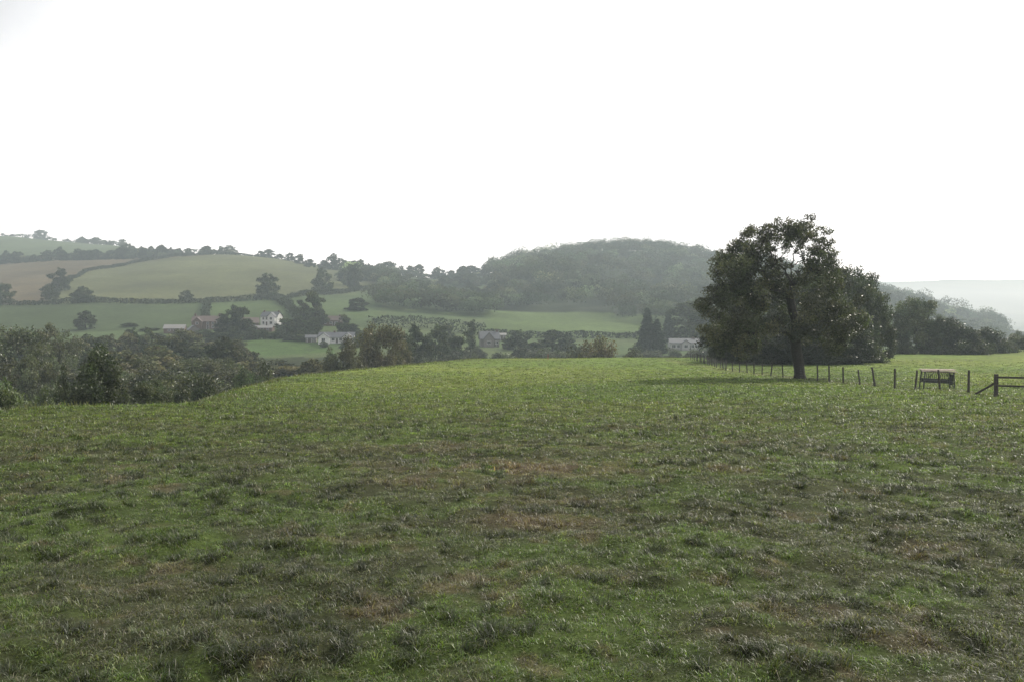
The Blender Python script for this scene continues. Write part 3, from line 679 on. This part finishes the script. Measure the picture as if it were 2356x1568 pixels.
# ---------------------------------------------------------------- hay feeder
hx,hy=22.75,42.6;hz=H(hx,hy)
he=bpy.data.objects.new('hay_feeder',None);col.objects.link(he);he.location=(hx,hy,hz);he.rotation_euler=(0,math.radians(2),math.radians(-14));he.scale=(.86,.86,.94)
he['label']='rusty steel framed hay feeder with pale boarded top standing by fence';he['category']='feeder'
for sx in (-.8,.8):
    for sy in (-.45,.45):
        beams('leg',[((sx*1.1,sy*1.15,-.1),(sx,sy*.95,1.05),.07,.07)],he,M_steel)
beams('frame',[((-.9,-.42,1.02),(.9,-.42,1.02),.05,.05),((-.9,.42,1.02),(.9,.42,1.02),.05,.05),((-.85,-.48,.42),(.85,-.48,.42),.05,.05),((-.85,.48,.42),(.85,.48,.42),.05,.05),((-.8,-.42,1.02),(-.8,.42,1.02),.05,.05),((.8,-.42,1.02),(.8,.42,1.02),.05,.05),((-.85,-.48,.42),(-.85,.48,.42),.05,.05),((.85,-.48,.42),(.85,.48,.42),.05,.05),((-.84,-.46,.42),(-.3,-.44,1.0),.04,.03),((.84,-.46,.15),(.4,-.44,.95),.04,.03)],he,M_steel)
beams('canopy',[((-1.02+.02*(k%3),yy,1.08+zc),(1.0-.06*(k%3),yy,1.13+zc),.025,.16) for k,(yy,zc) in enumerate([(-.54,-.06),(-.38,.0),(-.21,.03),(-.04,.05),(.13,.05),(.3,.04),(.47,.0)])],he,M_rust)
bl=[]
for t in np.linspace(-.78,.78,15):
    for sg in (-1,1): bl.append(((t,sg*.4,1.0),(t,sg*.05,.5),.02,.02))
beams('rack',bl,he,M_steel)
beams('trough',[((-.82,0,.40),(.82,0,.40),.03,.6),((-.82,-.3,.50),(.82,-.3,.50),.22,.03),((-.82,.3,.50),(.82,.3,.50),.22,.03)],he,M_steel)
beams('side_panel',[((.78,-.4,.6),(.78,.4,.6),.6,.03)],he,M_steel)
x,y,z=at(548,112)
m=beams('marker_post',[((0,0,-.2),(0,0,.7),.07,.07),((0,0,.7),(0,0,.76),.09,.09)],None,M_red);m.location=(x,y,z)
m['label']='short faded red marker post in the pasture';m['category']='post'
# ---------------------------------------------------------------- atmosphere
hz_=boxes('sky_haze',[(-12300,12300,-12300,12300,-600,170)])
hm,nt,N,L=newmat('haze');o=N('ShaderNodeOutputMaterial');vs=N('ShaderNodeVolumeScatter');va=N('ShaderNodeVolumeAbsorption');ad=N('ShaderNodeAddShader')
vs.inputs['Color'].default_value=(.78,.93,1.,1);vs.inputs['Density'].default_value=.00049;vs.inputs['Anisotropy'].default_value=.25
va.inputs['Color'].default_value=(.35,.78,.97,1);va.inputs['Density'].default_value=.00005
L(vs.outputs[0],ad.inputs[0]);L(va.outputs[0],ad.inputs[1]);L(ad.outputs[0],o.inputs['Volume']);hz_.data.materials.append(hm)
hz_['kind']='structure';hz_['label']='thin bright summer haze filling the valley air';hz_['category']='sky'
# ---------------------------------------------------------------- light
EL,AZ=42,50
w=bpy.data.worlds.new('World');sc.world=w;w.use_nodes=True;nt=w.node_tree;nt.nodes.clear();N=nt.nodes.new;L=nt.links.new
wo=N('ShaderNodeOutputWorld');bg=N('ShaderNodeBackground');sky=N('ShaderNodeTexSky');sky.sky_type='NISHITA';sky.sun_disc=False
sky.sun_elevation=math.radians(EL);sky.sun_rotation=math.radians(AZ);sky.dust_density=3
tc=N('ShaderNodeTexCoord');no=N('ShaderNodeTexNoise');no.inputs['Scale'].default_value=2.2;no.inputs['Detail'].default_value=7
L(tc.outputs['Generated'],no.inputs['Vector'])
mr=N('ShaderNodeMapRange');mr.inputs['From Min'].default_value=.3;mr.inputs['From Max'].default_value=.6;mr.inputs['To Min'].default_value=.84;mr.inputs['To Max'].default_value=.97
L(no.outputs['Fac'],mr.inputs['Value'])
sx=N('ShaderNodeSeparateXYZ');L(tc.outputs['Generated'],sx.inputs[0])
m2=N('ShaderNodeMapRange');m2.inputs['From Min'].default_value=.0;m2.inputs['From Max'].default_value=.45;m2.inputs['To Min'].default_value=1.75;m2.inputs['To Max'].default_value=.68
L(sx.outputs['Z'],m2.inputs['Value'])
ma=N('ShaderNodeMath');ma.operation='MULTIPLY_ADD';ma.inputs[1].default_value=.35;L(no.outputs['Fac'],ma.inputs[0]);L(sx.outputs['X'],ma.inputs[2])
m3=N('ShaderNodeMapRange');m3.inputs['From Min'].default_value=-.38;m3.inputs['From Max'].default_value=-.28;m3.inputs['To Min'].default_value=.60;m3.inputs['To Max'].default_value=1.
L(ma.outputs[0],m3.inputs['Value'])
m4=N('ShaderNodeMath');m4.operation='MULTIPLY';L(m2.outputs[0],m4.inputs[0]);L(m3.outputs[0],m4.inputs[1])
cm=N('ShaderNodeVectorMath');cm.operation='SCALE';cm.inputs[0].default_value=(13.7,13.8,14.0);L(m4.outputs[0],cm.inputs['Scale'])
mx=N('ShaderNodeMix');mx.data_type='RGBA';L(mr.outputs[0],mx.inputs['Factor']);L(sky.outputs[0],mx.inputs['A']);L(cm.outputs[0],mx.inputs['B'])
L(mx.outputs['Result'],bg.inputs['Color']);bg.inputs['Strength'].default_value=.1;L(bg.outputs[0],wo.inputs['Surface'])
sl=bpy.data.lights.new('sun','SUN');sl.energy=5.0;sl.angle=math.radians(.8);sl.color=(1,.95,.84)
so=bpy.data.objects.new('sun',sl);col.objects.link(so)
dv=Vector((math.sin(math.radians(AZ))*math.cos(math.radians(EL)),math.cos(math.radians(AZ))*math.cos(math.radians(EL)),math.sin(math.radians(EL))))
so.rotation_euler=dv.to_track_quat('Z','Y').to_euler();so.location=(0,0,50)
# ---------------------------------------------------------------- camera
cd=bpy.data.cameras.new('camera');cd.lens=28;cd.sensor_width=36;cd.clip_start=.1;cd.clip_end=40000
co=bpy.data.objects.new('camera',cd);col.objects.link(co);co.location=(0,0,EYE)
co.rotation_euler=(math.radians(90)-math.atan(18.5/F),0,0)
sc.camera=co
sc.view_settings.view_transform='Standard';sc.view_settings.look='None';sc.view_settings.exposure=0
